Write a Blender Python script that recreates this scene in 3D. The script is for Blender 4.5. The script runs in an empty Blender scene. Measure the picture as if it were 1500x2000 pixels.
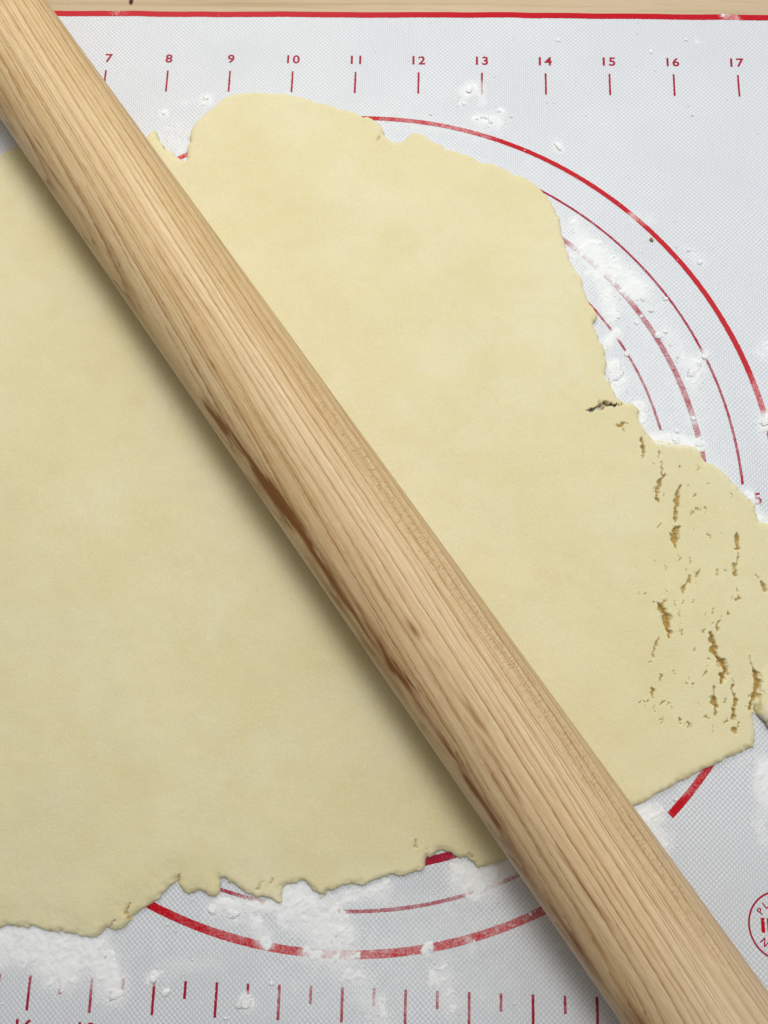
import bpy, bmesh, math, random
import numpy as np

# ------------------------------------------------------------------ camera, world, lamps, exposure
IN = 0.0254
S = bpy.context.scene
COL = S.collection
F_PX, CAM_ROT, CAM_H = 1400.0, (0.18714, 0.01874, 0.0262), 9.86498 * IN
cam_d = bpy.data.cameras.new('camera')
cam = bpy.data.objects.new('camera', cam_d); COL.objects.link(cam)
cam_d.sensor_fit = 'VERTICAL'; cam_d.sensor_height = 24.0
cam_d.lens = F_PX / 2000.0 * 24.0
cam_d.clip_start = 0.01; cam_d.clip_end = 20
cam.location = (0, 0, CAM_H); cam.rotation_euler = CAM_ROT
S.camera = cam

W = bpy.data.worlds.new('World'); S.world = W; W.use_nodes = True
bg = W.node_tree.nodes['Background']
bg.inputs['Color'].default_value = (1.0, 0.94, 0.86, 1); bg.inputs['Strength'].default_value = 0.21

def area(name, loc, target, sx, sy, power, col):
    l = bpy.data.lights.new(name, 'AREA'); l.shape = 'RECTANGLE'; l.size = sx; l.size_y = sy
    l.energy = power; l.color = col
    o = bpy.data.objects.new(name, l); COL.objects.link(o); o.location = loc
    d = np.array(target) - np.array(loc)
    from mathutils import Vector
    o.rotation_euler = Vector(d).to_track_quat('-Z', 'Y').to_euler()
    return o
area('ceiling_light', (0.09, 0.29, 0.76), (0.02, 0.06, 0), 0.24, 0.24, 3.6, (0.96, 0.98, 1.0))
area('window_light', (0.55, 0.38, 0.70), (0.05, 0.06, 0), 0.50, 0.50, 1.7, (0.80, 0.91, 1.0))
area('top_fill_light', (-0.24, 0.60, 0.58), (0.0, 0.08, 0), 0.34, 0.24, 2.3, (1.0, 0.95, 0.87))  # added fill, no such lamp: grades brightness from the mat's top downward

S.view_settings.view_transform = 'Standard'; S.view_settings.look = 'None'
S.view_settings.exposure = 0.0; S.view_settings.gamma = 1.0; S.view_settings.use_curve_mapping = False
S.render.engine = 'CYCLES'
S.render.resolution_x = 768; S.render.resolution_y = 1024

# ------------------------------------------------------------------ helpers
rng = np.random.default_rng(7); random.seed(7)
_a, _b, _c = CAM_ROT
def _rot():
    cx, sx, cy, sy, cz, sz = math.cos(_a), math.sin(_a), math.cos(_b), math.sin(_b), math.cos(_c), math.sin(_c)
    return (np.array([[cz, -sz, 0], [sz, cz, 0], [0, 0, 1]]) @ np.array([[cy, 0, sy], [0, 1, 0], [-sy, 0, cy]])
            @ np.array([[1, 0, 0], [0, cx, -sx], [0, sx, cx]]))
RM = _rot()
def at(pts, z=0.0):
    """measured photo position -> metres on the plane of height z (a plan drawing of the mat)"""
    p = np.atleast_2d(np.array(pts, float))
    d = np.stack([(p[:, 0] - 750) / F_PX, -(p[:, 1] - 1000) / F_PX, -np.ones(len(p))], 1) @ RM.T
    t = (z - CAM_H) / d[:, 2]
    return d[:, :2] * t[:, None]
PXM = 1.0 / 5600.0            # metres per photo pixel near the middle of the mat

_tab = rng.random((256, 256))
def vnoise(x, y):
    xi = np.floor(x).astype(int); yi = np.floor(y).astype(int)
    fx = x - xi; fy = y - yi
    fx = fx * fx * (3 - 2 * fx); fy = fy * fy * (3 - 2 * fy)
    g = lambda i, j: _tab[i & 255, j & 255]
    return (g(xi, yi) * (1 - fx) + g(xi + 1, yi) * fx) * (1 - fy) + (g(xi, yi + 1) * (1 - fx) + g(xi + 1, yi + 1) * fx) * fy
def fbm(x, y, scale, octv=4, seed=0.0):
    x = x / scale + 17.3 + seed; y = y / scale + 41.7 + seed * 1.7
    v = 0; a = 0.5; tot = 0
    for i in range(octv):
        v = v + a * vnoise(x, y); tot += a; a *= 0.5; x = x * 2.03 + 5.1; y = y * 2.03 + 9.2
    return v / tot
def sstep(a, b, x):
    t = np.clip((x - a) / (b - a), 0, 1); return t * t * (3 - 2 * t)
def seg_dist(X, Y, p, q):
    d = q - p; L = d @ d + 1e-18
    t = np.clip(((X - p[0]) * d[0] + (Y - p[1]) * d[1]) / L, 0, 1)
    return np.hypot(X - p[0] - t * d[0], Y - p[1] - t * d[1]), t

def mesh_np(name, V, Fc, mat, parent=None, smooth=True, attrs=None):
    me = bpy.data.meshes.new(name)
    V = np.asarray(V, np.float32); Fc = np.asarray(Fc, np.int32); k = Fc.shape[1]
    me.vertices.add(len(V)); me.vertices.foreach_set('co', V.ravel())
    me.loops.add(Fc.size); me.loops.foreach_set('vertex_index', Fc.ravel())
    me.polygons.add(len(Fc)); me.polygons.foreach_set('loop_start', np.arange(0, Fc.size, k, dtype=np.int32))
    me.polygons.foreach_set('loop_total', np.full(len(Fc), k, np.int32))
    me.update(calc_edges=True); me.validate()
    if smooth: me.polygons.foreach_set('use_smooth', np.ones(len(me.polygons), bool))
    for n, v in (attrs or {}).items():
        at_ = me.attributes.new(n, 'FLOAT', 'POINT'); at_.data.foreach_set('value', np.asarray(v, np.float32))
    if mat: me.materials.append(mat)
    o = bpy.data.objects.new(name, me); COL.objects.link(o)
    if parent: o.parent = parent
    return o
def grid_faces(nx, ny):
    i = np.arange(nx * ny).reshape(ny, nx)
    return np.stack([i[:-1, :-1], i[:-1, 1:], i[1:, 1:], i[1:, :-1]], -1).reshape(-1, 4)
def tag(o, label=None, cat=None, group=None, kind=None):
    for k, v in (('label', label), ('category', cat), ('group', group), ('kind', kind)):
        if v: o[k] = v
    return o
def empty(name, loc=(0, 0, 0)):
    o = bpy.data.objects.new(name, None); o.empty_display_size = 0.02; COL.objects.link(o); o.location = loc; return o

class NT:
    def __init__(s, name):
        s.m = bpy.data.materials.new(name); s.m.use_nodes = True
        s.t = s.m.node_tree; s.p = s.t.nodes['Principled BSDF']
        s.obj = s.new('ShaderNodeTexCoord').outputs['Object']
    def new(s, ty, **kw):
        n = s.t.nodes.new(ty)
        for k, v in kw.items(): setattr(n, k, v)
        return n
    def put(s, sock, v):
        if v is None: return
        if hasattr(v, 'is_linked'): s.t.links.new(v, sock)
        else: sock.default_value = v if not (isinstance(v, tuple) and len(v) == 3 and sock.type == 'RGBA') else (*v, 1)
    def math(s, op, a, b=None, c=None, clamp=False):
        n = s.new('ShaderNodeMath', operation=op, use_clamp=clamp)
        for i, v in enumerate((a, b, c)): s.put(n.inputs[i], v)
        return n.outputs[0]
    def xyz(s, v):
        n = s.new('ShaderNodeSeparateXYZ'); s.put(n.inputs[0], v); return n.outputs
    def comb(s, x, y, z):
        n = s.new('ShaderNodeCombineXYZ')
        for i, v in enumerate((x, y, z)): s.put(n.inputs[i], v)
        return n.outputs[0]
    def mapv(s, scale=(1, 1, 1), loc=(0, 0, 0), v=None):
        n = s.new('ShaderNodeMapping'); s.put(n.inputs[0], v or s.obj)
        n.inputs['Scale'].default_value = scale; n.inputs['Location'].default_value = loc; return n.outputs[0]
    def noise(s, scale, v=None, detail=4, rough=0.55, dist=0.0):
        n = s.new('ShaderNodeTexNoise'); s.put(n.inputs['Vector'], v or s.obj)
        n.inputs['Scale'].default_value = scale; n.inputs['Detail'].default_value = detail
        n.inputs['Roughness'].default_value = rough; n.inputs['Distortion'].default_value = dist; return n.outputs['Fac']
    def ramp(s, f, a, b, o0=0.0, o1=1.0, smooth=True):
        n = s.new('ShaderNodeMapRange', interpolation_type='SMOOTHSTEP' if smooth else 'LINEAR')
        s.put(n.inputs['Value'], f)
        for k, v in (('From Min', a), ('From Max', b), ('To Min', o0), ('To Max', o1)): n.inputs[k].default_value = v
        return n.outputs[0]
    def mix(s, f, a, b, blend='MIX'):
        n = s.new('ShaderNodeMix', data_type='RGBA', blend_type=blend)
        s.put(n.inputs[0], f); s.put(n.inputs[6], a); s.put(n.inputs[7], b); return n.outputs[2]
    def attr(s, name):
        return s.new('ShaderNodeAttribute', attribute_name=name).outputs['Fac']
    def bump(s, h, dist, strength=1.0, normal=None):
        n = s.new('ShaderNodeBump'); s.put(n.inputs['Height'], h); n.inputs['Distance'].default_value = dist
        s.put(n.inputs['Strength'], strength)
        if normal: s.put(n.inputs['Normal'], normal)
        return n.outputs[0]
    def out(s, **kw):
        for k, v in kw.items(): s.put(s.p.inputs[k.replace('_', ' ')], v)
        return s.m

# ------------------------------------------------------------------ materials
FLOUR = (0.80, 0.81, 0.80)
def weave(n):
    x, y, z = n.xyz(n.obj)
    k = math.pi / 0.00086
    wob = n.noise(90, detail=1)
    m = n.math('MULTIPLY', n.math('SINE', n.math('MULTIPLY_ADD', x, k, n.math('MULTIPLY', wob, 2.0))),
               n.math('SINE', n.math('MULTIPLY_ADD', y, k, n.math('MULTIPLY', wob, 2.0))))
    warp = n.math('ABSOLUTE', n.math('COSINE', n.math('MULTIPLY_ADD', x, k, n.math('MULTIPLY', wob, 2.0))))
    amp = n.ramp(n.noise(35, detail=3), 0.3, 0.7, 0.40, 0.85)
    grain = n.noise(2600, detail=2)
    v = n.math('MULTIPLY_ADD', m, n.math('MULTIPLY', amp, 0.5), n.math('MULTIPLY', n.math('SUBTRACT', 1.0, amp), n.math('SUBTRACT', 0.35, n.math('MULTIPLY', warp, 0.7))))
    return n.math('ADD', n.math('ADD', v, 0.5), n.math('MULTIPLY', n.math('SUBTRACT', grain, 0.5), 0.5))
def dusting(n):
    d = n.attr('dust')
    nz = n.noise(1400, detail=4, rough=0.65)
    nz2 = n.noise(260, detail=3)
    f = n.math('ADD', d, n.math('MULTIPLY', n.math('SUBTRACT', n.math('ADD', n.math('MULTIPLY', nz, 0.6), n.math('MULTIPLY', nz2, 0.4)), 0.5), 1.3))
    return n.math('MULTIPLY', n.ramp(f, 0.12, 0.95), n.ramp(d, 0.0, 0.12))
def mat_silicone():
    n = NT('woven_silicone')
    h = weave(n); du = dusting(n)
    cloud = n.noise(22, detail=3)
    c = n.mix(n.ramp(h, 0.15, 0.95), (0.545, 0.562, 0.588), (0.745, 0.765, 0.797))
    c = n.mix(n.math('MULTIPLY', n.ramp(cloud, 0.35, 0.7), 0.10), c, (0.74, 0.74, 0.74))
    c = n.mix(n.math('MULTIPLY', du, 0.92), c, FLOUR)
    st = n.math('SUBTRACT', 1.0, n.math('MULTIPLY', du, 0.75))
    b = n.bump(h, 0.00019, st)
    b = n.bump(n.noise(1800, detail=4), 0.00012, n.math('MULTIPLY', du, 1.0), b)
    return n.out(Base_Color=c, Roughness=n.math('MULTIPLY_ADD', du, 0.45, 0.34), Specular_IOR_Level=0.5, Normal=b)
def mat_print(name, col):
    n = NT(name)
    h = weave(n); du = dusting(n)
    wear = n.ramp(n.noise(900, detail=5, rough=0.7), 0.66, 0.72)
    c = n.mix(n.math('MULTIPLY', n.noise(300), 0.35), col, (col[0] * 0.75, col[1], col[2]))
    c = n.mix(n.math('MULTIPLY', du, 0.9), c, FLOUR)
    c = n.mix(n.math('MULTIPLY', wear, 0.16), c, FLOUR)
    b = n.bump(h, 0.00012, 0.7)
    return n.out(Base_Color=c, Roughness=n.math('MULTIPLY_ADD', du, 0.4, 0.42), Specular_IOR_Level=0.22, Normal=b)
def mat_dough():
    n = NT('shortcrust_dough')
    big = n.noise(28, detail=3); mid = n.noise(160, detail=4); fine = n.noise(1500, detail=3, rough=0.6)
    fl = n.noise(520, detail=5, rough=0.75)
    c = n.mix(n.ramp(big, 0.3, 0.7), (0.685, 0.612, 0.355), (0.715, 0.648, 0.400))
    c = n.mix(n.math('MULTIPLY', n.ramp(mid, 0.42, 0.75), 0.16), c, (0.63, 0.52, 0.265))
    c = n.mix(n.math('MULTIPLY', n.ramp(fine, 0.50, 0.70), 0.32), c, (0.83, 0.77, 0.56))
    c = n.mix(n.math('MULTIPLY', n.ramp(fl, 0.58, 0.78), 0.40), c, (0.56, 0.44, 0.21))
    c = n.mix(n.attr('torn_shade'), c, (0.43, 0.285, 0.070))  # yellower inner dough, with the shade inside the cracks painted in as brown
    c = n.mix(n.math('MULTIPLY', n.attr('dust'), n.ramp(n.noise(900, detail=4), 0.30, 0.62)), c, FLOUR)
    b = n.bump(n.noise(1100, detail=5, rough=0.7), 0.00015, 0.9)
    b = n.bump(n.noise(180, detail=3), 0.0003, 0.5, b)
    n.p.inputs['Subsurface Radius'].default_value = (1.0, 0.7, 0.28)
    n.p.inputs['Subsurface Scale'].default_value = 0.0010
    return n.out(Base_Color=c, Roughness=0.72, Specular_IOR_Level=0.28, Normal=b, Subsurface_Weight=0.22)
def mat_flour():
    n = NT('flour')
    c = n.mix(n.noise(600, detail=3), (0.77, 0.78, 0.77), (0.86, 0.87, 0.87))
    b = n.bump(n.noise(2200, detail=4, rough=0.7), 0.0002, 0.7)
    n.p.inputs['Subsurface Radius'].default_value = (1, 1, 1); n.p.inputs['Subsurface Scale'].default_value = 0.0008
    return n.out(Base_Color=c, Roughness=0.95, Specular_IOR_Level=0.1, Normal=b, Subsurface_Weight=0.5)
def mat_pin():
    n = NT('maple_pin')
    x, y, z = n.xyz(n.obj)                       # x runs along the pin
    thn = math.radians(156)
    depth = n.math('ADD', n.math('MULTIPLY', y, math.cos(thn)), n.math('MULTIPLY', z, math.sin(thn)))
    depth = n.math('MULTIPLY_ADD', x, -0.050, depth)
    w1 = n.noise(1.0, n.mapv((9, 45, 45)), detail=2)
    w2 = n.noise(1.0, n.mapv((45, 380, 380)), detail=3)
    w3 = n.noise(1.0, n.mapv((420, 1500, 1500)), detail=2)
    d = n.math('ADD', depth, n.math('MULTIPLY', n.math('SUBTRACT', w1, 0.5), 0.0036))
    d = n.math('ADD', d, n.math('MULTIPLY', n.math('SUBTRACT', w2, 0.5), 0.0010))
    d = n.math('ADD', d, n.math('MULTIPLY', n.math('SUBTRACT', w3, 0.5), 0.00042))
    def ring(per, ph, p):
        f = n.math('FRACT', n.math('MULTIPLY_ADD', d, 1.0 / per, ph))
        up = n.math('POWER', f, p)               # slow rise, then a sharp late-wood edge
        return n.math('MULTIPLY', up, n.ramp(f, 0.95, 1.0, 1.0, 0.0))
    def patchy(loc, a, b, lo, hi, sc=(20, 330, 330)):
        return n.ramp(n.noise(1.0, n.mapv(sc, loc), detail=3), a, b, lo, hi)
    r1 = n.math('MULTIPLY', ring(0.00330, 10.0, 8.0), patchy((3, 1, 7), 0.30, 0.58, 0.35, 1.0))
    r2 = n.math('MULTIPLY', ring(0.00177, 10.4, 8.0), patchy((9, 4, 2), 0.32, 0.60, 0.1, 0.95))
    r3 = n.math('MULTIPLY', ring(0.00091, 10.7, 6.0), patchy((1, 7, 5), 0.38, 0.70, 0.0, 0.62, (16, 210, 210)))
    ln = n.math('MAXIMUM', n.math('MAXIMUM', r1, r2), r3)
    soft = n.math('MULTIPLY', n.math('POWER', n.math('FRACT', n.math('MULTIPLY_ADD', d, 1 / 0.0033, 10.0)), 2.0), patchy((6, 2, 8), 0.3, 0.7, 0.05, 0.50, (12, 150, 150)))
    tone = n.noise(1.0, n.mapv((9, 110, 110), (5, 5, 5)), detail=4)
    c = n.mix(n.ramp(tone, 0.3, 0.7), (0.670, 0.500, 0.270), (0.585, 0.400, 0.185))
    pinkish = n.ramp(x, -0.20, 0.16)
    c = n.mix(n.math('MULTIPLY', pinkish, 0.35), c, (0.60, 0.42, 0.265))
    c = n.mix(soft, c, (0.50, 0.290, 0.110))
    # fibres and pores
    fib = n.noise(1.0, n.mapv((130, 2900, 2900)), detail=4, rough=0.7)
    c = n.mix(n.math('MULTIPLY', n.ramp(fib, 0.47, 0.66), 0.48), c, (0.80, 0.64, 0.42))
    fib2 = n.noise(1.0, n.mapv((110, 2300, 2300), (2, 8, 4)), detail=4, rough=0.65)
    c = n.mix(n.math('MULTIPLY', n.ramp(fib2, 0.52, 0.72), 0.36), c, (0.34, 0.195, 0.075))
    c = n.mix(n.math('MULTIPLY', ln, 1.15, clamp=True), c, (0.235, 0.098, 0.014))
    # ray flecks on the quarter face: short dashes across the grain
    fk = n.noise(1.0, n.mapv((2600, 520, 520), (1, 2, 3)), detail=1, rough=0.5)
    flank = n.attr('flank')
    c = n.mix(n.math('MULTIPLY', n.math('MULTIPLY', n.ramp(fk, 0.55, 0.68), flank), 0.65), c, (0.33, 0.20, 0.08))
    # handling stains
    sn = n.noise(1.0, n.mapv((60, 700, 700), (4, 4, 4)), detail=4, rough=0.6)
    st = n.math('MULTIPLY', n.attr('stain'), n.ramp(sn, 0.25, 0.60, 0.55, 1.15), clamp=True)
    c = n.mix(st, c, (0.200, 0.066, 0.008))
    c = n.mix(n.attr('flour_rimlight'), c, (0.66, 0.58, 0.50))  # flour film, plus a reflected rim painted pale along the left edge
    hgt = n.math('SUBTRACT', n.math('MULTIPLY', fib, 0.6), n.math('ADD', n.math('MULTIPLY', fib2, 0.5), n.math('MULTIPLY', ln, 0.4)))
    b = n.bump(hgt, 0.00010, 0.35)
    return n.out(Base_Color=c, Roughness=0.54, Specular_IOR_Level=0.45, Normal=b)
def mat_board():
    n = NT('table_wood')
    w = n.noise(1.0, n.mapv((3, 40, 40)), detail=3)
    fib = n.noise(1.0, n.mapv((60, 1400, 1400)), detail=4, rough=0.6)
    ln = n.noise(1.0, n.mapv((5, 330, 330)), detail=3)
    c = n.mix(n.ramp(w, 0.3, 0.7), (0.60, 0.475, 0.32), (0.53, 0.40, 0.25))
    c = n.mix(n.math('MULTIPLY', n.ramp(ln, 0.5, 0.7), 0.5), c, (0.35, 0.235, 0.115))
    c = n.mix(n.math('MULTIPLY', n.ramp(fib, 0.5, 0.75), 0.3), c, (0.30, 0.20, 0.10))
    kx, ky = at([(254, -2)])[0]
    x, y, z = n.xyz(n.obj)
    dd = n.math('ADD', n.math('POWER', n.math('MULTIPLY', n.math('SUBTRACT', x, float(kx)), 1 / 0.0009), 2.0),
                n.math('POWER', n.math('MULTIPLY', n.math('SUBTRACT', y, float(ky)), 1 / 0.0017), 2.0))
    c = n.mix(n.ramp(dd, 0.4, 1.6, 1.0, 0.0), c, (0.06, 0.025, 0.008))
    return n.out(Base_Color=c, Roughness=0.5, Specular_IOR_Level=0.4, Normal=n.bump(fib, 0.0001, 0.6))

M_SIL, M_DOUGH, M_FLOUR, M_PIN, M_BOARD = mat_silicone(), mat_dough(), mat_flour(), mat_pin(), mat_board()
M_RED = mat_print('red_print', (0.50, 0.002, 0.012))
M_TICK = mat_print('crimson_print', (0.36, 0.010, 0.036))

# ------------------------------------------------------------------ flour layout (measured on the mat)
# (polyline, radius px, strength)
STREAKS = [
 ([(402, 193), (404, 194)], 20, .85), ([(318, 222), (322, 221)], 15, .8), ([(340, 262), (352, 280)], 40, .45), ([(360, 200), (392, 192)], 20, .35),
 ([(912, 178), (922, 172)], 26, .80), ([(905, 200), (900, 204)], 12, .6), ([(935, 232), (972, 238)], 24, .75), ([(975, 217), (980, 218)], 14, .7), ([(940, 165), (942, 205)], 14, .55),
 ([(1086, 280), (1094, 292)], 14, .8), ([(1122, 430), (1136, 470)], 18, .72), ([(1140, 478), (1175, 512), (1212, 540), (1242, 566)], 42, .98), ([(1240, 560), (1262, 580)], 22, .6),
 ([(1160, 520), (1185, 570), (1192, 612)], 26, .82), ([(1182, 588), (1192, 622)], 20, .75), ([(1186, 668), (1204, 652)], 18, .95), ([(1196, 716), (1212, 742), (1198, 758)], 24, 1.0),
 ([(1225, 725), (1240, 735)], 18, .5), ([(1300, 640), (1330, 690)], 24, .62), ([(1340, 706), (1362, 716), (1352, 742)], 24, .9), ([(1376, 690), (1372, 700)], 14, .85),
 ([(1248, 790), (1256, 822)], 20, .78), ([(1278, 856), (1310, 858), (1345, 862), (1366, 868)], 20, .98), ([(1350, 815), (1356, 824)], 14, .8),
 ([(1340, 485), (1372, 512)], 24, .45), ([(1232, 420), (1238, 428)], 14, .55), ([(1495, 815), (1494, 832)], 20, .95), ([(1488, 690), (1498, 676)], 26, .6), ([(1462, 965), (1470, 985)], 17, .98), ([(1478, 1008), (1500, 1018)], 20, .8),
 ([(1244, 1588), (1266, 1594)], 34, .95), ([(1262, 1615), (1285, 1640)], 36, .72), ([(1496, 1500), (1492, 1540), (1500, 1560)], 28, .9), ([(1485, 1600), (1495, 1640)], 22, .6), ([(1440, 1480), (1470, 1475)], 22, .4),
 ([(905, 1714), (930, 1726), (960, 1716)], 38, .96), ([(930, 1702), (985, 1690)], 28, .85), ([(985, 1704), (1015, 1702)], 22, .7), ([(890, 1742), (960, 1740)], 36, .55),
 ([(575, 1760), (615, 1790), (650, 1825)], 56, 1.0), ([(560, 1745), (575, 1735)], 26, .7), ([(430, 1768), (480, 1768), (552, 1770)], 20, .85), ([(620, 1770), (690, 1748), (750, 1736)], 24, .74), ([(742, 1736), (752, 1755)], 22, .7),
 ([(415, 1776), (418, 1780)], 14, .9), ([(450, 1780), (462, 1792)], 18, .85), ([(495, 1800), (520, 1838)], 22, .8), ([(600, 1862), (660, 1872), (690, 1866)], 22, .85), ([(832, 1858), (838, 1850)], 15, .85),
 ([(660, 1880), (700, 1915), (730, 1960), (745, 2010)], 40, .62), ([(860, 1890), (868, 1930), (880, 1960)], 36, .60), ([(920, 1845), (915, 1830)], 18, .6), ([(870, 1780), (890, 1810)], 36, .45),
 ([(-40, 1850), (40, 1840), (100, 1835), (165, 1838)], 50, 1.0), ([(90, 1870), (130, 1895)], 46, .95), ([(185, 1850), (205, 1895), (215, 1920)], 44, .86), ([(222, 1938), (230, 1948)], 22, .85), ([(100, 1915), (92, 1920)], 20, .8),
 ([(320, 1898), (350, 1880), (420, 1880)], 30, .45), ([(295, 1912), (300, 1905)], 14, .8), ([(480, 1955), (484, 1960)], 18, .9), ([(1412, 31), (1440, 38)], 12, .6), ([(215, 26), (250, 26)], 8, .6), ([(1360, 80), (1366, 84)], 10, .6),
]
FILMS = [
 ([(760, 235), (950, 262)], 34, .34), ([(1120, 470), (1240, 580), (1320, 700), (1360, 850)], 70, .42), ([(1250, 700), (1300, 840), (1420, 900)], 60, .36), ([(1380, 720), (1440, 900)], 40, .30), ([(1270, 430), (1240, 420)], 22, .45),
 ([(440, 1790), (620, 1860), (820, 1850), (1060, 1780)], 85, .33), ([(700, 1860), (1060, 1785)], 46, .40), ([(650, 1780), (900, 1760)], 30, .38), ([(560, 1930), (760, 1950), (960, 1920)], 90, .34), ([(250, 1830), (420, 1860)], 70, .26), ([(1000, 1820), (1120, 1950)], 70, .24),
 ([(340, 255), (355, 285)], 45, .40), ([(1340, 1540), (1375, 1515)], 24, .34), ([(1350, 60), (1250, 100), (1100, 180)], 90, .10), ([(1480, 760), (1500, 860)], 40, .36), ([(1300, 1660), (1400, 1760)], 60, .12), ([(60, 1900), (200, 1960)], 60, .25),
]
def field(X, Y, items):
    D = np.zeros_like(X)
    for pts, r, s in items:
        P = at(pts); R = r * PXM
        for p, q in zip(P[:-1], P[1:]):
            d, _ = seg_dist(X, Y, p, q)
            D = np.maximum(D, s * np.clip(1.25 - d / R * 1.0, 0, 1) ** 0.8)
    return D
def dust_field(X, Y):
    return np.clip(np.maximum(field(X, Y, FILMS), 0.9 * field(X, Y, STREAKS)), 0, 1)
def mat_z(X, Y):
    return 0.0005 * (fbm(X, Y, 0.05, 2, 3.0) - 0.5) + 0.0006 * sstep(0.245, 0.255, Y) * (fbm(X, Y * 0, 0.03, 2, 8.0) - 0.2)

# ------------------------------------------------------------------ table
def build_table():
    V = []; Fc = []
    x0, x1, y0, y1, z1, z0 = -0.55, 0.55, -0.40, 0.62, -0.0012, -0.03
    V = [(x0, y0, z0), (x1, y0, z0), (x1, y1, z0), (x0, y1, z0), (x0, y0, z1), (x1, y0, z1), (x1, y1, z1), (x0, y1, z1)]
    Fc = [(0, 3, 2, 1), (4, 5, 6, 7), (0, 1, 5, 4), (1, 2, 6, 5), (2, 3, 7, 6), (3, 0, 4, 7)]
    o = mesh_np('wooden_worktop', V, Fc, M_BOARD, smooth=False)
    tag(o, 'pale wooden worktop under the pastry mat, seen along its top edge', 'worktop', kind='structure')
build_table()

# ------------------------------------------------------------------ pastry mat
CX, CY = -0.6933 * IN, 2.15903 * IN                     # centre of the printed circles
MX0, MX1, MY0, MY1 = CX - 12 * IN, CX + 12 * IN, CY - 7.90 * IN, CY + 7.90 * IN
LIFT = 0.00007
mat_root = empty('pastry_mat', (0, 0, 0))
tag(mat_root, 'white woven silicone pastry mat with red rulers and circles', 'pastry mat')
def edge_wave(X):
    return (fbm(X, X * 0, 0.035, 3, 21.0) - 0.5) * 0.0016
def build_sheet():
    nx, ny = 330, 216
    gx = np.linspace(MX0, MX1, nx); gy = np.linspace(MY0, MY1, ny)
    X, Y = np.meshgrid(gx, gy)
    Y = Y + edge_wave(X) * sstep(0.9, 1.0, (Y - MY0) / (MY1 - MY0))
    Z = mat_z(X, Y)
    du = dust_field(X, Y)
    n = nx * ny
    top = np.stack([X, Y, Z], -1).reshape(-1, 3)
    fs = grid_faces(nx, ny)
    idx = np.arange(n).reshape(ny, nx)
    loop = np.concatenate([idx[0, :-1], idx[:-1, -1], idx[-1, :0:-1], idx[:0:-1, 0]])
    low = top[loop].copy(); low[:, 2] -= 0.0009
    k = len(loop); i = np.arange(k); j = (i + 1) % k
    side = np.stack([n + i, n + j, loop[j], loop[i]], -1)
    mesh_np('sheet', np.vstack([top, low]), np.vstack([fs, side]), M_SIL, mat_root, attrs={'dust': np.concatenate([du.ravel(), du.ravel()[loop]])})
build_sheet()
def ribbon(name, L, R_, mat, closed=False, parent=mat_root, lift=LIFT):
    """flat print between two polylines lying on the mat"""
    n = len(L); P = np.empty((2 * n, 2)); P[0::2] = L; P[1::2] = R_
    Z = mat_z(P[:, 0], P[:, 1]) + lift
    i = np.arange(n if closed else n - 1); j = (i + 1) % n
    Fc = np.stack([2 * i, 2 * i + 1, 2 * j + 1, 2 * j], -1)
    return mesh_np(name, np.column_stack([P, Z]), Fc, mat, parent, attrs={'dust': dust_field(P[:, 0], P[:, 1])})
def jit(n, a): return (rng.random(n) - 0.5) * 2 * a
def arc(r, w, a0, a1, mat=None):
    n = max(24, int(abs(a1 - a0) * r / 0.0005)); t = np.linspace(a0, a1, n)
    w = w * (0.86 - 0.16 * np.sin(t))                 # the print is a little heavier on the lower side
    ri = r - w / 2 + jit(n, 0.00007); ro = r + w / 2 + jit(n, 0.00007)
    return ribbon('circle_line', np.column_stack([CX + ri * np.cos(t), CY + ri * np.sin(t)]),
                  np.column_stack([CX + ro * np.cos(t), CY + ro * np.sin(t)]), mat or M_RED)
rad = math.radians
arc(5.965 * IN, 0.100 * IN, rad(-44.6), rad(306.0))['label'] = 'thick red outermost circle'
arc(5.465 * IN, 0.044 * IN, rad(2.2), rad(356), M_TICK)
arc(4.965 * IN, 0.098 * IN, rad(4), rad(356), M_TICK)
arc(4.465 * IN, 0.044 * IN, rad(12.6), rad(356), M_TICK)
# border all round
def border():
    o, i = 0.0, 0.1 * IN
    def side(A, B, nrm, n):
        t = np.linspace(0, 1, n)[:, None]; P = A + (B - A) * t
        Q = P + nrm * i
        return P, Q
    for (A, B, nrm, n, topside) in (((MX0, MY1), (MX1, MY1), (0, -1), 700, True), ((MX0, MY0), (MX1, MY0), (0, 1), 200, False),
                                    ((MX0, MY0 + i), (MX0, MY1 - i), (1, 0), 200, False), ((MX1, MY0 + i), (MX1, MY1 - i), (-1, 0), 200, False)):
        P, Q = side(np.array(A), np.array(B), np.array(nrm, float), n)
        if topside:
            P[:, 1] += edge_wave(P[:, 0]) ; Q[:, 1] += edge_wave(P[:, 0]) + jit(n, 0.00006)
        ribbon('border_strip', P, Q, M_RED)
border()
def tick(x, y0, y1, w, lean=0.0):
    n = 12; y = np.linspace(y0, y1, n); xx = x + lean * (y - y0)
    ribbon('tick_mark', np.column_stack([xx - w / 2 + jit(n, 0.00005), y]), np.column_stack([xx + w / 2 + jit(n, 0.00005), y]), M_TICK)
TX = lambda k: (-4.871 + (k - 7)) * IN
for k in range(7, 18):
    tick(TX(k), 8.570 * IN, 8.955 * IN, 0.030 * IN)
for k in range(0, 19):
    xx = -4.530 * IN + k * 0.01
    long_ = k % 2 == 0
    tick(xx, (-4.57 if long_ else -4.375) * IN, -4.172 * IN, 0.034 * IN)
tick(-4.530 * IN - 0.01, -4.375 * IN, -4.172 * IN, 0.034 * IN)

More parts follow.
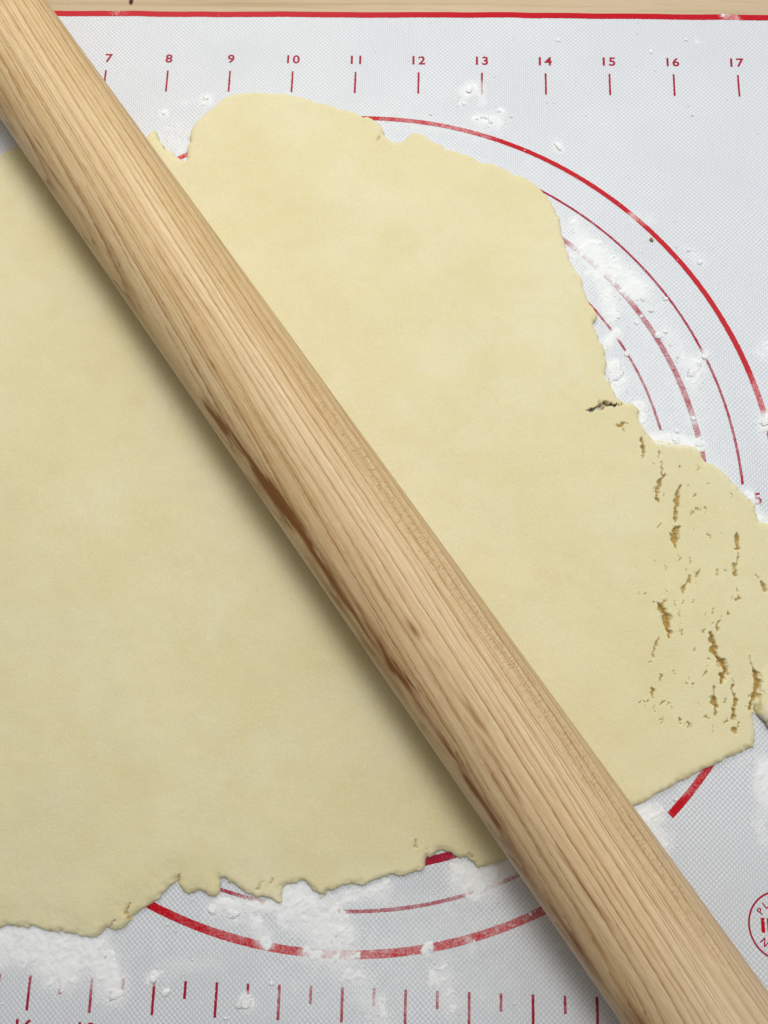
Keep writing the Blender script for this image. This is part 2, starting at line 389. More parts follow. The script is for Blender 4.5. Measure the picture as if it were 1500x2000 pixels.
def text_mesh(txt, h, bold=0.012, spacing=1.12):
    c = bpy.data.curves.new('txt', 'FONT'); c.body = txt; c.align_x = 'CENTER'; c.align_y = 'CENTER'
    c.size = 1.0; c.offset = bold; c.space_character = spacing; c.resolution_u = 4; c.fill_mode = 'FRONT'
    o = bpy.data.objects.new('txt', c); COL.objects.link(o)
    bpy.context.view_layer.update()
    dg = bpy.context.evaluated_depsgraph_get()
    me = bpy.data.meshes.new_from_object(o.evaluated_get(dg))
    bpy.data.objects.remove(o); bpy.data.curves.remove(c)
    V = np.array([v.co[:2] for v in me.vertices]); polys = [list(p.vertices) for p in me.polygons]
    bpy.data.meshes.remove(me)
    lo, hi = V.min(0), V.max(0)
    V = (V - (lo + hi) / 2) * (h / (hi[1] - lo[1]))
    return V, polys
def put_text(txt, x, y, h, rot=0.0, name='numeral', parent=mat_root, mat=None, wide=1.0, bold=0.012, dy_top=False):
    V, polys = text_mesh(txt, h, bold)
    V = V * np.array([wide, 1.0])
    if dy_top: y = y - h / 2
    c, s_ = math.cos(rot), math.sin(rot)
    P = np.column_stack([x + V[:, 0] * c - V[:, 1] * s_, y + V[:, 0] * s_ + V[:, 1] * c])
    me = bpy.data.meshes.new(name)
    Z = mat_z(P[:, 0], P[:, 1]) + LIFT
    me.from_pydata([tuple(v) for v in np.column_stack([P, Z])], [], polys); me.update()
    at_ = me.attributes.new('dust', 'FLOAT', 'POINT'); at_.data.foreach_set('value', dust_field(P[:, 0], P[:, 1]).astype(np.float32))
    me.materials.append(mat or M_TICK)
    o = bpy.data.objects.new(name, me); COL.objects.link(o); o.parent = parent
    return o
for k in range(7, 18):
    put_text(str(k), TX(k) + (0.03 * IN if k == 7 else 0), 9.178 * IN, 0.155 * IN, wide=1.12, bold=0.022)
put_text('16', -4.545 * IN, -4.665 * IN, 0.165 * IN, dy_top=True, wide=1.1, bold=0.022)
put_text('18', (-4.545 + 0.7874) * IN, -4.675 * IN, 0.165 * IN, dy_top=True, wide=1.1, bold=0.022)
fx, fy = at([(1480, 974)])[0]
put_text('5', fx, fy, 0.165 * IN, rot=rad(8), wide=1.0, bold=0.022)
# round emblem
def emblem():
    ex, ey, er = 4.868 * IN, -3.29 * IN, 0.395 * IN
    e = empty('emblem', (0, 0, 0)); e.parent = mat_root
    e['label'] = 'round crimson stamp with curved lettering'
    t = np.linspace(0, 2 * math.pi, 160)[:-1]
    w = 0.011 * IN
    ribbon('ring', np.column_stack([ex + (er - w) * np.cos(t), ey + (er - w) * np.sin(t)]),
           np.column_stack([ex + (er + w) * np.cos(t), ey + (er + w) * np.sin(t)]), M_TICK, closed=True, parent=e)
    for ch, a in zip('PLA', (146, 126, 107)):
        rr = er * 0.74
        put_text(ch, ex + rr * math.cos(rad(a)), ey + rr * math.sin(rad(a)), 0.085 * IN, rot=rad(a - 90), name='letter', parent=e, bold=0.012)
    for ch, a in zip('NS', (222, 240)):
        rr = er * 0.74
        put_text(ch, ex + rr * math.cos(rad(a)), ey + rr * math.sin(rad(a)), 0.085 * IN, rot=rad(a + 90), name='letter', parent=e, bold=0.012)
    for x0, x1 in ((-0.245, -0.20), (-0.170, -0.02)):
        yy = np.linspace(ey - 0.085 * IN, ey + 0.085 * IN, 6)
        ribbon('bar', np.column_stack([np.full(6, ex + x0 * IN), yy]), np.column_stack([np.full(6, ex + x1 * IN), yy]), M_RED, parent=e)
emblem()

# ------------------------------------------------------------------ rolled dough
T = 0.0025
OUT = [(-420, 1200), (-405, 820), (-340, 520), (-150, 370), (0, 307), (20, 297), (34, 288), (150, 262), (250, 268), (288, 272), (292, 263), (302, 257), (308, 262), (312, 273), (320, 285), (327, 293), (338, 298), (345, 305), (353, 312), (362, 318), (366, 315),
 (367, 303), (368, 290), (372, 273), (375, 257), (380, 247), (392, 235), (407, 222), (422, 210), (438, 198), (455, 191), (477, 187), (530, 187), (580, 191), (600, 197), (626, 205), (650, 210), (660, 218), (676, 219), (688, 224), (708, 231), (728, 236), (738, 244), (748, 252), (750, 266), (758, 276), (768, 283), (780, 282), (790, 278), (800, 269), (812, 264), (824, 268), (840, 278), (860, 286), (870, 294), (890, 298), (910, 306), (930, 314), (940, 321), (960, 323), (990, 334),
 (1003, 343), (1030, 353), (1045, 364), (1066, 383), (1079, 403), (1090, 424), (1096, 445), (1100, 464), (1105, 487), (1111, 506), (1120, 526), (1132, 543), (1138, 565), (1144, 581), (1153, 598), (1166, 614), (1167, 622), (1158, 635), (1162, 643), (1167, 661), (1175, 676), (1179, 694), (1182, 715), (1180, 733), (1186, 746), (1196, 763), (1207, 781), (1216, 790), (1234, 790), (1246, 802), (1245, 815), (1253, 832), (1261, 848), (1270, 859), (1280, 864), (1313, 865), (1340, 870), (1356, 875), (1367, 886), (1372, 902), (1388, 907), (1409, 923), (1433, 947), (1455, 971), (1471, 987), (1476, 1003), (1484, 1019), (1500, 1026),
 (1550, 1050), (1590, 1120), (1600, 1220), (1590, 1320), (1560, 1390), (1525, 1425), (1500, 1424), (1486, 1404), (1475, 1390), (1470, 1382), (1467, 1390), (1470, 1418), (1472, 1440), (1470, 1460), (1464, 1464), (1444, 1469), (1421, 1480), (1395, 1493), (1361, 1510), (1329, 1525), (1308, 1537), (1282, 1552), (1255, 1567), (1242, 1573), (1150, 1620), (1050, 1660), (990, 1676), (968, 1683), (947, 1689), (933, 1695), (923, 1683), (912, 1676), (899, 1675), (885, 1668), (875, 1661), (864, 1656), (853, 1660), (848, 1671), (840, 1679), (833, 1672), (832, 1683), (827, 1692), (813, 1704), (795, 1709), (768, 1708), (747, 1713), (725, 1721), (696, 1728), (676, 1726), (660, 1732), (644, 1738), (638, 1746), (628, 1751), (616, 1742), (604, 1732), (594, 1722), (589, 1717), (580, 1722), (564, 1726), (552, 1731), (549, 1745), (552, 1760), (546, 1766), (532, 1757), (515, 1753), (500, 1752), (488, 1748), (476, 1740), (460, 1730), (446, 1722), (440, 1715), (435, 1717), (434, 1730), (430, 1744), (420, 1749), (406, 1746), (394, 1741), (384, 1740), (368, 1745), (355, 1739), (349, 1725), (347, 1714), (341, 1722), (331, 1730), (323, 1744), (312, 1755), (296, 1762), (291, 1769), (275, 1776), (261, 1787), (253, 1804), (240, 1812), (227, 1816), (211, 1811), (197, 1823), (184, 1828), (160, 1827), (133, 1820), (93, 1815), (59, 1810), (0, 1811), (-100, 1800), (-250, 1760), (-380, 1600)]
# (points, widths px, strength of the tear 0..1)
CR = [
 ([(1148, 802), (1158, 799), (1172, 794), (1181, 787), (1188, 790)], (1, 5, 12, 10, 4), 1.3), ([(1188, 789), (1197, 791), (1207, 787), (1212, 790)], (3, 3, 3, 4), 1.2),
 ([(1253, 854), (1254, 870), (1257, 883), (1256, 895)], (3, 2, 6, 2), .8), ([(1287, 883), (1288, 895)], (3, 2), .6), ([(1292, 902), (1293, 921), (1296, 930)], (2, 2, 4), .7), ([(1296, 930), (1288, 942), (1284, 958), (1284, 971), (1288, 982)], (3, 6, 7, 7, 2), .8),
 ([(1329, 949), (1324, 971), (1321, 995), (1320, 1017)], (5, 6, 9, 5), .8), ([(1332, 1027), (1321, 1035), (1318, 1046), (1321, 1062), (1323, 1070)], (3, 9, 11, 7, 2), .95),
 ([(1440, 1037), (1441, 1054), (1441, 1070)], (3, 8, 10), .85), ([(1443, 1079), (1440, 1099), (1435, 1107), (1436, 1118), (1440, 1125)], (5, 6, 5, 7, 4), .8), ([(1367, 1113), (1361, 1123)], (5, 4), .7), ([(1348, 1126), (1349, 1134), (1340, 1142), (1337, 1150), (1335, 1158)], (5, 4, 4, 8, 4), .7),
 ([(1281, 1177), (1292, 1188), (1303, 1204), (1305, 1220), (1304, 1233), (1308, 1247)], (6, 10, 14, 11, 10, 4), 1.0), ([(1300, 1172), (1293, 1182)], (3, 3), .5), ([(1288, 1244), (1277, 1263), (1276, 1279)], (4, 5, 5), .5), ([(1411, 1209), (1403, 1223), (1403, 1231)], (2, 5, 5), .6),
 ([(1388, 1236), (1393, 1252), (1395, 1271), (1401, 1287)], (4, 9, 10, 6), 1.0), ([(1401, 1287), (1411, 1292), (1417, 1303), (1412, 1319), (1411, 1335)], (5, 11, 15, 12, 5), 1.0), ([(1395, 1340), (1395, 1356)], (3, 5), .6), ([(1395, 1364), (1397, 1380), (1399, 1399)], (9, 6, 2), .9),
 ([(1431, 1337), (1432, 1356), (1437, 1372), (1433, 1383), (1433, 1404)], (3, 9, 7, 8, 9), .9), ([(1443, 1414), (1442, 1418)], (5, 4), .7), ([(1436, 1426), (1435, 1429)], (7, 4), .7), ([(1327, 1405), (1327, 1411)], (4, 5), .7), ([(1289, 1317), (1290, 1327)], (5, 4), .7), ([(1273, 1343), (1275, 1353), (1279, 1364)], (3, 6, 2), .7),
 ([(1461, 1280), (1472, 1298), (1477, 1312)], (1.5, 2, 4), .7), ([(1477, 1312), (1479, 1330), (1474, 1352), (1470, 1368), (1469, 1384)], (5, 16, 15, 8, 6), 1.0),
 ([(1209, 832), (1217, 827), (1224, 826)], (6, 6, 3), .7), ([(1214, 836), (1218, 845)], (2, 1.5), .5), ([(808, 1632), (810, 1642), (813, 1656)], (5, 5, 3), .55), ([(833, 1652), (830, 1664)], (6, 3), .5), ([(252, 1769), (241, 1783), (249, 1795), (250, 1802)], (4, 4, 4, 3), .7), ([(210, 1811), (222, 1800)], (6, 2), .6), ([(347, 1712), (346, 1722)], (5, 4), .7),
 ([(510, 1725), (503, 1742)], (3, 5), .5), ([(533, 1718), (524, 1736)], (2, 4), .5), ([(742, 258), (738, 272)], (4, 2), .5), ([(317, 280), (320, 288)], (5, 4), .6), ([(1490, 1140), (1496, 1152)], (5, 9), .7), ([(1476, 1120), (1481, 1130)], (3, 2), .5), ([(1445, 1162), (1437, 1176)], (2.5, 2.5), .6), ([(1382, 1040), (1388, 1053)], (2.5, 2), .5), ([(880, 1668), (882, 1676)], (3, 3), .5), ([(918, 1668), (922, 1680)], (3, 3), .5),
]
_r = random.Random(11)
for k in range(95):
    x = _r.gauss(1355, 62); y = _r.uniform(890, 1420)
    if not 1240 < x < 1462: continue
    if y < 1010 and x > 1240 + (y - 850) * 1.25 + 90: continue
    a = _r.gauss(1.62, 0.45); L = _r.uniform(3, 15)
    CR.append(([(x, y), (x + L * .5 * math.cos(a) + _r.uniform(-2, 2), y + L * .5 * math.sin(a)), (x + L * math.cos(a), y + L * math.sin(a))], (0.7, _r.uniform(0.8, 2.3), 0.6), _r.uniform(.3, .7)))

def dough_sdf(X, Y):
    P = at(OUT); n = len(P)
    d = np.full(X.shape, 1e9); ins = np.zeros(X.shape, bool)
    for i in range(n):
        p, q = P[i], P[(i + 1) % n]
        dd, _ = seg_dist(X, Y, p, q); d = np.minimum(d, dd)
        if p[1] != q[1]:
            c = ((Y < p[1]) != (Y < q[1])) & (X < p[0] + (Y - p[1]) / (q[1] - p[1]) * (q[0] - p[0]))
            ins ^= c
    return np.where(ins, d, -d)                         # positive inside
def dough_lift(X, Y):
    # the torn right-hand flap stands a little off the mat
    p, q = at([(1478, 1300)])[0], at([(1474, 1390)])[0]
    hx, hy = at([(1530, 1390)])[0]
    r = np.hypot((X - hx) / 0.0105, (Y - hy) / 0.0150)
    right = sstep(0.0, 0.0006, X - (p[0] + (Y - p[1]) / (q[1] - p[1]) * (q[0] - p[0])))
    return 0.0034 * np.clip(1.15 - r, 0, 1) * right
def build_dough():
    ax, ay = at([(1130, 1000)])[0, 0], at([(1515, 1000)])[0, 0]
    bl, br = at([(-440, 1000)])[0, 0] - 0.006, at([(1640, 1000)])[0, 0] + 0.004
    gx = np.concatenate([np.arange(bl, ax, 0.00050), np.arange(ax, ay, 0.00022), np.arange(ay, br, 0.0006)])
    y0, y1 = at([(700, 1850)])[0, 1], at([(700, 170)])[0, 1]
    ya, yb = at([(1300, 1475)])[0, 1], at([(1300, 775)])[0, 1]
    gy = np.concatenate([np.arange(y0, ya, 0.00040), np.arange(ya, yb, 0.00025), np.arange(yb, y1, 0.00042)])
    X, Y = np.meshgrid(gx, gy)
    warp = 0.00075
    Xw = X + (fbm(X, Y, 0.0030, 3, 1.0) - 0.5) * 2 * warp; Yw = Y + (fbm(X, Y, 0.0030, 3, 2.0) - 0.5) * 2 * warp
    D = dough_sdf(Xw, Yw)
    rough = sstep(at([(700, 1550)])[0, 1], at([(700, 1690)])[0, 1], Y)
    D = D + (fbm(X, Y, 0.0016, 3, 5.0) - 0.5) * (0.0007 + 0.0007 * rough)
    # snap the outer ring of vertices on to the contour
    gyD, gxD = np.gradient(D, gy, gx)
    gl = np.hypot(gxD, gyD) + 1e-6
    near = (D < 0) & (D > -0.0011)
    mv = np.where(near, np.clip(-D, 0, 0.0006) / gl, 0)
    Xs = X + gxD / gl * mv; Ys = Y + gyD / gl * mv
    Di = np.clip(D, 0, None)
    w = 0.0017 + 0.0016 * fbm(X, Y, 0.02, 2, 9.0)
    prof = np.sqrt(1 - (1 - np.clip(Di / w, 0, 1)) ** 2)
    Tt = T * (1 - 0.20 * rough * (1 - sstep(0, 0.012, Di)))
    Z = Tt * prof
    Z += 0.00070 * (fbm(X, Y, 0.034, 2, 12.0) - 0.5) * sstep(0, 0.006, Di) + 0.00028 * (fbm(X, Y, 0.009, 2, 14.0) - 0.5) * prof
    # a shallow rolling ridge left of the pin, from the last stroke
    A_, B_ = at([(190, 840)])[0], at([(380, 1640)])[0]
    dl = ((X - A_[0]) * (B_[1] - A_[1]) - (Y - A_[1]) * (B_[0] - A_[0])) / np.hypot(*(B_ - A_))
    Z += 0.00045 * (sstep(-0.010, 0.010, -dl + 0.004 * (fbm(X, Y, 0.03, 2, 31.0) - 0.5)) - 0.5) * sstep(0, .01, Di) * sstep(at([(0, 700)])[0, 1], at([(0, 1000)])[0, 1], Y) * (-1)
    Z = np.clip(Z, 0, T * 1.5)
    # tears
    torn_shade = np.zeros_like(X); cut = np.zeros_like(X); hole = np.zeros(X.shape, bool)
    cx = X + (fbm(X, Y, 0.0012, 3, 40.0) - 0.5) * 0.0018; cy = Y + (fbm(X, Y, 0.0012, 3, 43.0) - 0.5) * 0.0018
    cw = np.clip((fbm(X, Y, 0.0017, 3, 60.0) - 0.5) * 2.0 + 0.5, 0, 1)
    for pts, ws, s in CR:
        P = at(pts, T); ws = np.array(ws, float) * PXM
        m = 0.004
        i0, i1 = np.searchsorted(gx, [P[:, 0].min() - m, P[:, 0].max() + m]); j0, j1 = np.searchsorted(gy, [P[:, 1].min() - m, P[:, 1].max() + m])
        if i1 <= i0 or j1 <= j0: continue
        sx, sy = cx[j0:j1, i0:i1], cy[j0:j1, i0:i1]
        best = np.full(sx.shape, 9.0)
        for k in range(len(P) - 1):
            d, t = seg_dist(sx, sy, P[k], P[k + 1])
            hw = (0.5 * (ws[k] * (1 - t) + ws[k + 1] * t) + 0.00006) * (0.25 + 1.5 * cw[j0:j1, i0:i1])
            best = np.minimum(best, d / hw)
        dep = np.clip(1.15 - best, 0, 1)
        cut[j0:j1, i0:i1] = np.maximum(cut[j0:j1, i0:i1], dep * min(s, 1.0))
        torn_shade[j0:j1, i0:i1] = np.maximum(torn_shade[j0:j1, i0:i1], sstep(0.20, 0.75, dep) * (0.35 + 0.65 * min(s, 1.0)))
        if s > 1.1: hole[j0:j1, i0:i1] |= best < 0.22
    floor_n = 0.78 + 0.22 * fbm(X, Y, 0.0010, 2, 55.0)
    Z = Z * (1 - 0.93 * cut * floor_n)
    lift = dough_lift(X, Y)
    Z = Z + lift + mat_z(X, Y) + 0.00003
    # flour on the flap and dusted edges
    du = 0.95 * field(X, Y, [([(1488, 1398), (1500, 1372)], 10, 1.0), ([(1500, 1400), (1520, 1420)], 12, 1.0)]) + 0.75 * field(X, Y, [([(1279, 866), (1330, 868), (1360, 872)], 9, 1.0), ([(1180, 738), (1200, 762)], 6, .8), ([(590, 1728), (640, 1752)], 5, .8), ([(60, 1812), (180, 1829)], 5, .8)])
    du = du + 0.10 * sstep(0.5, 0.7, fbm(X, Y, 0.02, 3, 70.0))
    keep_v = (D > -0.00042) & ~hole
    nx, ny = len(gx), len(gy)
    fc = grid_faces(nx, ny); kv = keep_v.ravel()
    core = (D.ravel() > 0) & ~hole.ravel()
    fk = kv[fc].all(1) & core[fc].any(1)
    fc = fc[fk]
    V = np.stack([Xs, Ys, Z], -1).reshape(-1, 3); tn = torn_shade.ravel(); dv = np.clip(du.ravel(), 0, 1)
    # underside where the flap is off the mat
    lf = lift.ravel()
    under = fc[(lf[fc] > 0.0002).any(1)]
    VU = V.copy(); VU[:, 2] = lf + mat_z(V[:, 0], V[:, 1])
    used = np.unique(fc); re = np.full(len(V), -1); re[used] = np.arange(len(used))
    uu = np.unique(under); ru = np.full(len(V), -1); ru[uu] = len(used) + np.arange(len(uu))
    Vall = np.vstack([V[used], VU[uu]]); Fall = np.vstack([re[fc], ru[under][:, ::-1]])
    o = mesh_np('rolled_dough', Vall, Fall, M_DOUGH, attrs={'torn_shade': np.concatenate([tn[used], tn[uu]]), 'dust': np.concatenate([dv[used], dv[uu]])})
    tag(o, 'thin pale yellow sheet of rolled pastry dough with ragged cracked edges', 'dough')
    return o
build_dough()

# ------------------------------------------------------------------ rolling pin
def build_pin():
    r = 0.7716 * IN; a = -0.93094
    n_t, xs = 180, np.concatenate([np.linspace(-0.345, 0.252, 600)])
    x_all = []; r_all = []
    for e in np.linspace(0, math.pi / 2, 7)[:-1]: x_all.append(xs[0] - 0.006 * math.cos(e)); r_all.append(r - 0.006 + 0.006 * math.sin(e))
    for x in xs: x_all.append(x); r_all.append(r)
    for e in np.linspace(math.pi / 2, 0, 7)[1:]: x_all.append(xs[-1] + 0.006 * math.cos(e)); r_all.append(r - 0.006 + 0.006 * math.sin(e))
    x_all = np.array(x_all); r_all = np.array(r_all)
    th = np.linspace(0, 2 * math.pi, n_t, endpoint=False)
    X, TH = np.meshgrid(x_all, th, indexing='ij'); R_ = np.repeat(r_all[:, None], n_t, 1)
    R_ = R_ + 0.00010 * (fbm(X, TH * r, 0.05, 2, 80.0) - 0.5)
    V = np.stack([X, R_ * np.cos(TH), R_ * np.sin(TH)], -1).reshape(-1, 3)
    nl = len(x_all); idx = np.arange(nl * n_t).reshape(nl, n_t); nxt = np.roll(idx, -1, 1)
    Fc = np.stack([idx[:-1], idx[1:], nxt[1:], nxt[:-1]], -1).reshape(-1, 4)
    # end caps
    V = np.vstack([V, [(x_all[0], 0, 0), (x_all[-1], 0, 0)]]); c0 = nl * n_t
    k = np.arange(0, n_t, 2)
    e0 = np.stack([np.full(len(k), c0), idx[0][k], idx[0][(k + 1) % n_t], idx[0][(k + 2) % n_t]], -1)
    e1 = np.stack([np.full(len(k), c0 + 1), idx[-1][(k + 2) % n_t], idx[-1][(k + 1) % n_t], idx[-1][k]], -1)
    Fc = np.vstack([Fc, e0, e1])
    s = X / IN; deg = np.degrees(TH)
    nz = fbm(X, TH * r, 0.012, 3, 90.0); nzs = sstep(0.25, 0.75, fbm(X * 0.12, TH * r, 0.0016, 3, 93.0))
    def streak(s0, s1, th0, drift, wd, amp, f=0.5):
        c = th0 + drift * (s - s0) + (fbm(X, X * 0, 0.02, 3, th0) - 0.5) * 7
        return amp * np.exp(-((deg - c) / (wd * (0.55 + nz * 0.9))) ** 2) * sstep(s0, s0 + f, s) * (1 - sstep(s1 - f, s1, s))
    st = np.zeros_like(X)
    for args in ((-3.95, -1.45, 147, -3.2, 6.0, 1.35, .35), (-2.7, -0.9, 139, 0.5, 4.0, .95, .4), (-1.9, 0.95, 140.5, -1.0, 6.0, 1.2, .5), (-0.3, 0.80, 134.5, 4.0, 5.5, .95, .25),
                 (0.45, 2.6, 141, 2.0, 7, .60, .3), (2.0, 5.5, 150, 1.0, 7, .42, .9), (-0.2, 1.6, 101.5, 0, 2.6, .62, .35), (1.1, 5.0, 108, 1.0, 1.8, .40, .7), (-4.6, -2.9, 112, 5.0, 1.3, .55, .4),
                 (-11, -5.6, 137, 1.0, 2.0, .40, 1.2), (-10, -7.3, 126, 3.0, 1.2, .45, .6), (4.2, 9.0, 138, 2.0, 9.0, .50, .8), (-1.9, 1.2, 156, 0, 7, .35, .8)):
        st = np.maximum(st, streak(*args))
    st = np.clip(st * (0.10 + 1.8 * nzs), 0, 1)
    flank = np.exp(-((deg - 44) / 17) ** 2) * sstep(-4.5, -2.0, s) * (1 - sstep(3.5, 6.0, s))
    film_rimlight = 0.22 * sstep(3.0, 6.5, s) * np.exp(-((deg - 75) / 50) ** 2) + 0.55 * np.exp(-((deg - 176) / 11) ** 2) * (0.4 + nz)  # flour at the lower end; second term paints reflected light on the left rim
    pad = lambda A: np.concatenate([A.ravel(), [0, 0]])
    o = mesh_np('rolling_pin', V, Fc, M_PIN, attrs={'stain': pad(st), 'flank': pad(flank), 'flour_rimlight': pad(np.clip(film_rimlight, 0, 1))})
    o.location = (0.2729 * IN, 0.3491 * IN, T + r + 0.0001); o.rotation_euler = (0, 0, a)
    tag(o, 'straight maple wood rolling pin lying diagonally across the dough', 'rolling pin')
build_pin()

# ------------------------------------------------------------------ flour
ICO = None
def ico(sub):
    bm = bmesh.new(); bmesh.ops.create_icosphere(bm, subdivisions=sub, radius=1.0)
    V = np.array([v.co[:] for v in bm.verts]); F_ = np.array([[v.index for v in f.verts] for f in bm.faces]); bm.free(); return V, F_
def build_flour():
    (xa, yb), (xb, ya) = at([(-30, 10)])[0], at([(1530, 10)])[0]
    x0, x1 = at([(-40, 1990)])[0, 0] - 0.02, at([(1530, 900)])[0, 0] + 0.012
    y0, y1 = at([(700, 2010)])[0, 1], at([(700, 15)])[0, 1]
    gx = np.arange(x0, x1, 0.00028); gy = np.arange(y0, y1, 0.00028)
    Vs = []; Fs = []; off = 0
    # work patch by patch so that only floured ground is meshed
    X, Y = np.meshgrid(gx, gy)
    D = field(X, Y, STREAKS)
    n1 = fbm(X, Y, 0.0042, 4, 100.0); n2 = fbm(X, Y, 0.0011, 3, 104.0)
    n3 = fbm(X * 0.8 + Y * 0.6, (Y * 0.8 - X * 0.6) * 2.6, 0.0048, 3, 108.0)          # brushed streaks
    q = D + 0.85 * (n1 - 0.5) + 0.55 * (n3 - 0.5) + 0.30 * (n2 - 0.5) - 0.70
    H = np.clip(q * 2.0, 0, 1) ** 0.8
    Z = mat_z(X, Y) - 0.00002 + 0.00032 * H * (0.4 + 0.6 * n2 + 0.6 * n3)
    pos = q > 0
    fc = grid_faces(len(gx), len(gy)); fk = pos.ravel()[fc].sum(1) >= 2
    fc = fc[fk]; used = np.unique(fc); re = np.full(X.size, -1); re[used] = np.arange(len(used))
    V = np.stack([X, Y, Z], -1).reshape(-1, 3)[used]
    Vs.append(V); Fs.append(np.vstack([re[fc][:, [0, 1, 2]], re[fc][:, [0, 2, 3]]])); off = len(V)
    iv, if_ = ico(1)
    pr = np.exp(-((D.ravel() - 0.45) / 0.22) ** 2) * (D.ravel() > 0) + 0.001
    pick = rng.choice(X.size, 1700, p=pr / pr.sum())
    sp = at([(rng.uniform(700, 1490), rng.uniform(45, 520)) for _ in range(190)] + [(rng.uniform(1100, 1495), rng.uniform(430, 900)) for _ in range(120)]
            + [(rng.uniform(0, 1180), rng.uniform(1740, 1990)) for _ in range(260)] + [(rng.uniform(1250, 1495), rng.uniform(1480, 1900)) for _ in range(40)])
    cen = np.vstack([np.column_stack([X.ravel()[pick], Y.ravel()[pick]]), sp])
    sd = np.concatenate([np.clip(rng.lognormal(-9.0, 0.42, len(pick)), 0.00005, 0.0004), np.clip(rng.lognormal(-8.9, 0.5, len(sp)), 0.00005, 0.00055)])
    for (x, y), r in zip(cen, sd):
        v = iv * (1 + (rng.random((len(iv), 1)) - 0.5) * 0.7) * r * np.array([1 + rng.random() * .5, 1, 0.6])
        v = v + np.array([x, y, float(mat_z(np.array([x]), np.array([y]))[0]) + r * 0.35])
        Vs.append(v); Fs.append(if_ + off); off += len(v)
    o = mesh_np('flour_dusting', np.vstack(Vs), np.vstack(Fs), M_FLOUR)
    tag(o, 'loose white flour scattered in drifts over the pastry mat', 'flour', kind='stuff')
build_flour()

def clump(px, r, sx=1.0, sy=1.0, ang=0.0, hz=0.6, label=None, z0=0.0, seed=0):
    V, F_ = ico(4)
    x, y = at([px])[0]; R_ = 0.85 * r * PXM
    nz = (fbm(V[:, 0] + V[:, 2] * 1.3 + seed, V[:, 1] - V[:, 2] * .7 + seed, 0.55, 4, seed * 3.1) - 0.5)
    nz2 = fbm(V[:, 0] * 1.1 - V[:, 2] + seed, V[:, 1] + V[:, 2] * .8 - seed, 0.16, 3, seed * 1.3) - 0.5
    V = V * (1 + 1.0 * nz + 0.22 * nz2)[:, None]
    V = V * np.array([sx, sy, hz]) * R_
    V[:, 2] = np.maximum(V[:, 2], 0)
    c, s_ = math.cos(ang), math.sin(ang)
    P = np.column_stack([V[:, 0] * c - V[:, 1] * s_, V[:, 0] * s_ + V[:, 1] * c, V[:, 2] - V[:, 2].min()])
    o = mesh_np('flour_clump', P, F_, M_FLOUR)
    o.location = (x, y, float(mat_z(np.array([x]), np.array([y]))[0]) - 0.00003 + z0)
    tag(o, label, 'flour clump', 'loose flour lumps on the mat')
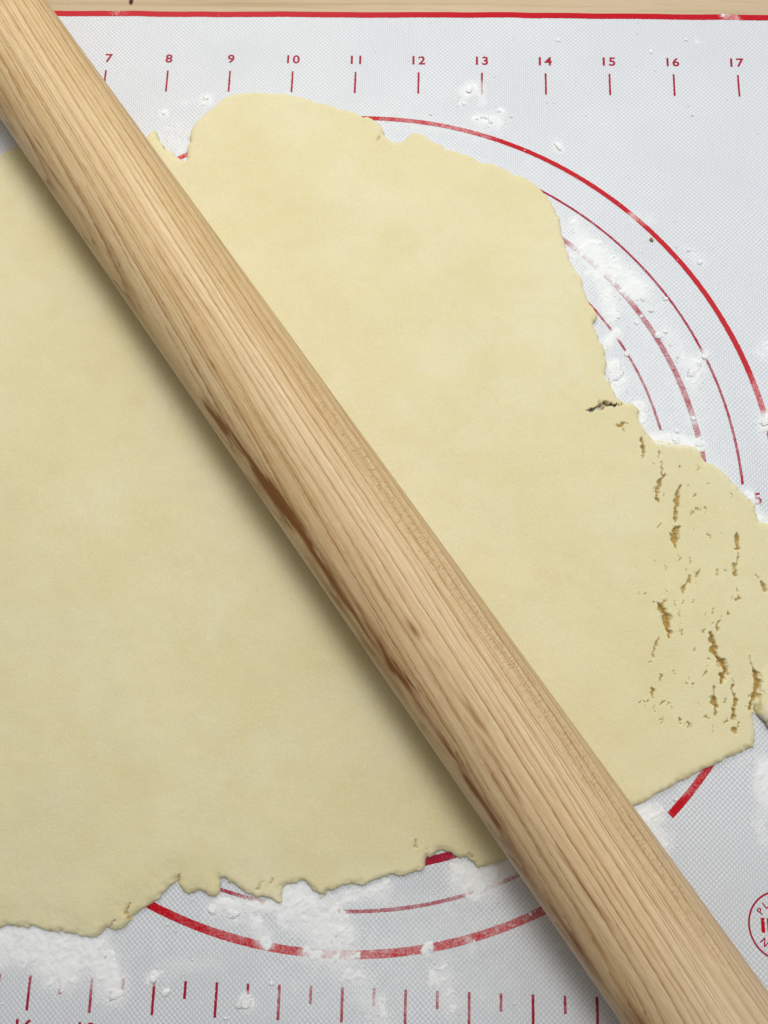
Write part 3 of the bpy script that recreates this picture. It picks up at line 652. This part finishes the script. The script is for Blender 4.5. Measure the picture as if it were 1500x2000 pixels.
small = [  # (what each lump lies beside, its places and sizes)
 ('small round flour lump in the cluster below the number 13', [((950, 231), 5.5), ((958, 238), 5), ((941, 229), 4), ((975, 217), 4.5)]),
 ('loose flour lump beside the tick of the number 13', [((905, 203), 5), ((917, 176), 7)]),
 ('largest round flour ball on the thick pale circle', [((1285, 656), 8)]),
 ('flour lump sitting on the innermost thin circle', [((1224, 690), 6)]),
 ('small flour lump lying on or beside the thin outer circle line', [((1272, 606), 5.5), ((1300, 584), 4.5), ((1375, 697), 7), ((1255, 585), 5)]),
 ('small flour lump lying among the inner circles', [((1243, 631), 4.5), ((1208, 620), 4), ((1253, 618), 4), ((1300, 648), 5), ((1362, 712), 6)]),
 ('flour lump lying outside the thick red outermost circle', [((1366, 512), 6), ((1345, 488), 5)]),
 ('flour lump covering part of the thick pale circle near its end', [((1354, 818), 6), ((1365, 868), 7)]),
 ('flour lump along the dough edge where the innermost circle ends', [((1320, 861), 6), ((1322, 842), 5)]),
 ('small flour lump between the number 8 tick and the dough', [((320, 222), 5)]),
 ('soft flour lump between the ticks of 8 and 9', [((402, 192), 6)]),
 ('flour lump among the bottom ruler ticks', [((325, 1937), 7), ((298, 1913), 7), ((530, 1921), 4), ((120, 1936), 4)]),
 ('flour lump under the notch in the lower dough edge', [((415, 1777), 8)]),
 ('flour speck on the red border strip', [((1412, 31), 4)]),
 ('flour lump breaking the thick red outermost circle', [((1494, 824), 9)]),
 ('flour lump on the lower arc of the thick outermost circle', [((840, 1852), 6), ((1036, 1785), 4)]),
 ('tiny flour speck between the red border and the inch numbers', [((1340, 78), 4), ((1271, 102), 5), ((1090, 78), 5)])]
i = 0
for lab, spots in small:
    for p, r in spots:
        i += 1
        clump(p, r, 1 + 0.5 * _r.random(), 1, _r.uniform(0, 3), 0.6, lab, seed=i)
clump((1203, 730), 19, 1.25, .8, 1.05, .16, 'broad flat flake of flour against the ragged dough edge', seed=51)
clump((1355, 722), 17, 1.3, .7, .9, .18, 'wedge of caked flour between the two outer thin circles', seed=52)
clump((1090, 287), 9, 1.5, .6, -.95, .5, 'slim curved sliver of flour outside the thick red circle', seed=53)
clump((480, 1958), 15, 1.25, .75, .6, .22, 'irregular white flake of flour under a short ruler tick', seed=54)
clump((458, 1786), 9, 1.2, .9, .4, .4, 'rounded flour lump above the lower arc of the thick circle', seed=55)
clump((1464, 974), 10, 1.6, .7, -.8, .5, 'white flour lump pressed between the dough edge and the number 5', seed=56)
clump((226, 1942), 13, 1.3, .8, .5, .25, 'soft flour lump below the big drift near the number 16', seed=57)
# stray bran crumb beside the thick circle
def crumb():
    n = NT('toasted_crumb'); n.out(Base_Color=n.mix(n.noise(900), (0.22, 0.13, 0.05), (0.38, 0.27, 0.12)), Roughness=0.8)
    V, F_ = ico(2); V = V * (1 + (rng.random((len(V), 1)) - .5) * .5) * np.array([5, 3.2, 2.5]) * PXM
    V[:, 2] -= V[:, 2].min()
    x, y = at([(1272, 469)])[0]
    o = mesh_np('crumb', V, F_, n.m); o.location = (x, y, float(mat_z(np.array([x]), np.array([y]))[0])); o.rotation_euler = (0, 0, -.6)
    tag(o, 'tiny brown crumb beside the thick red circle', 'crumb')
crumb()
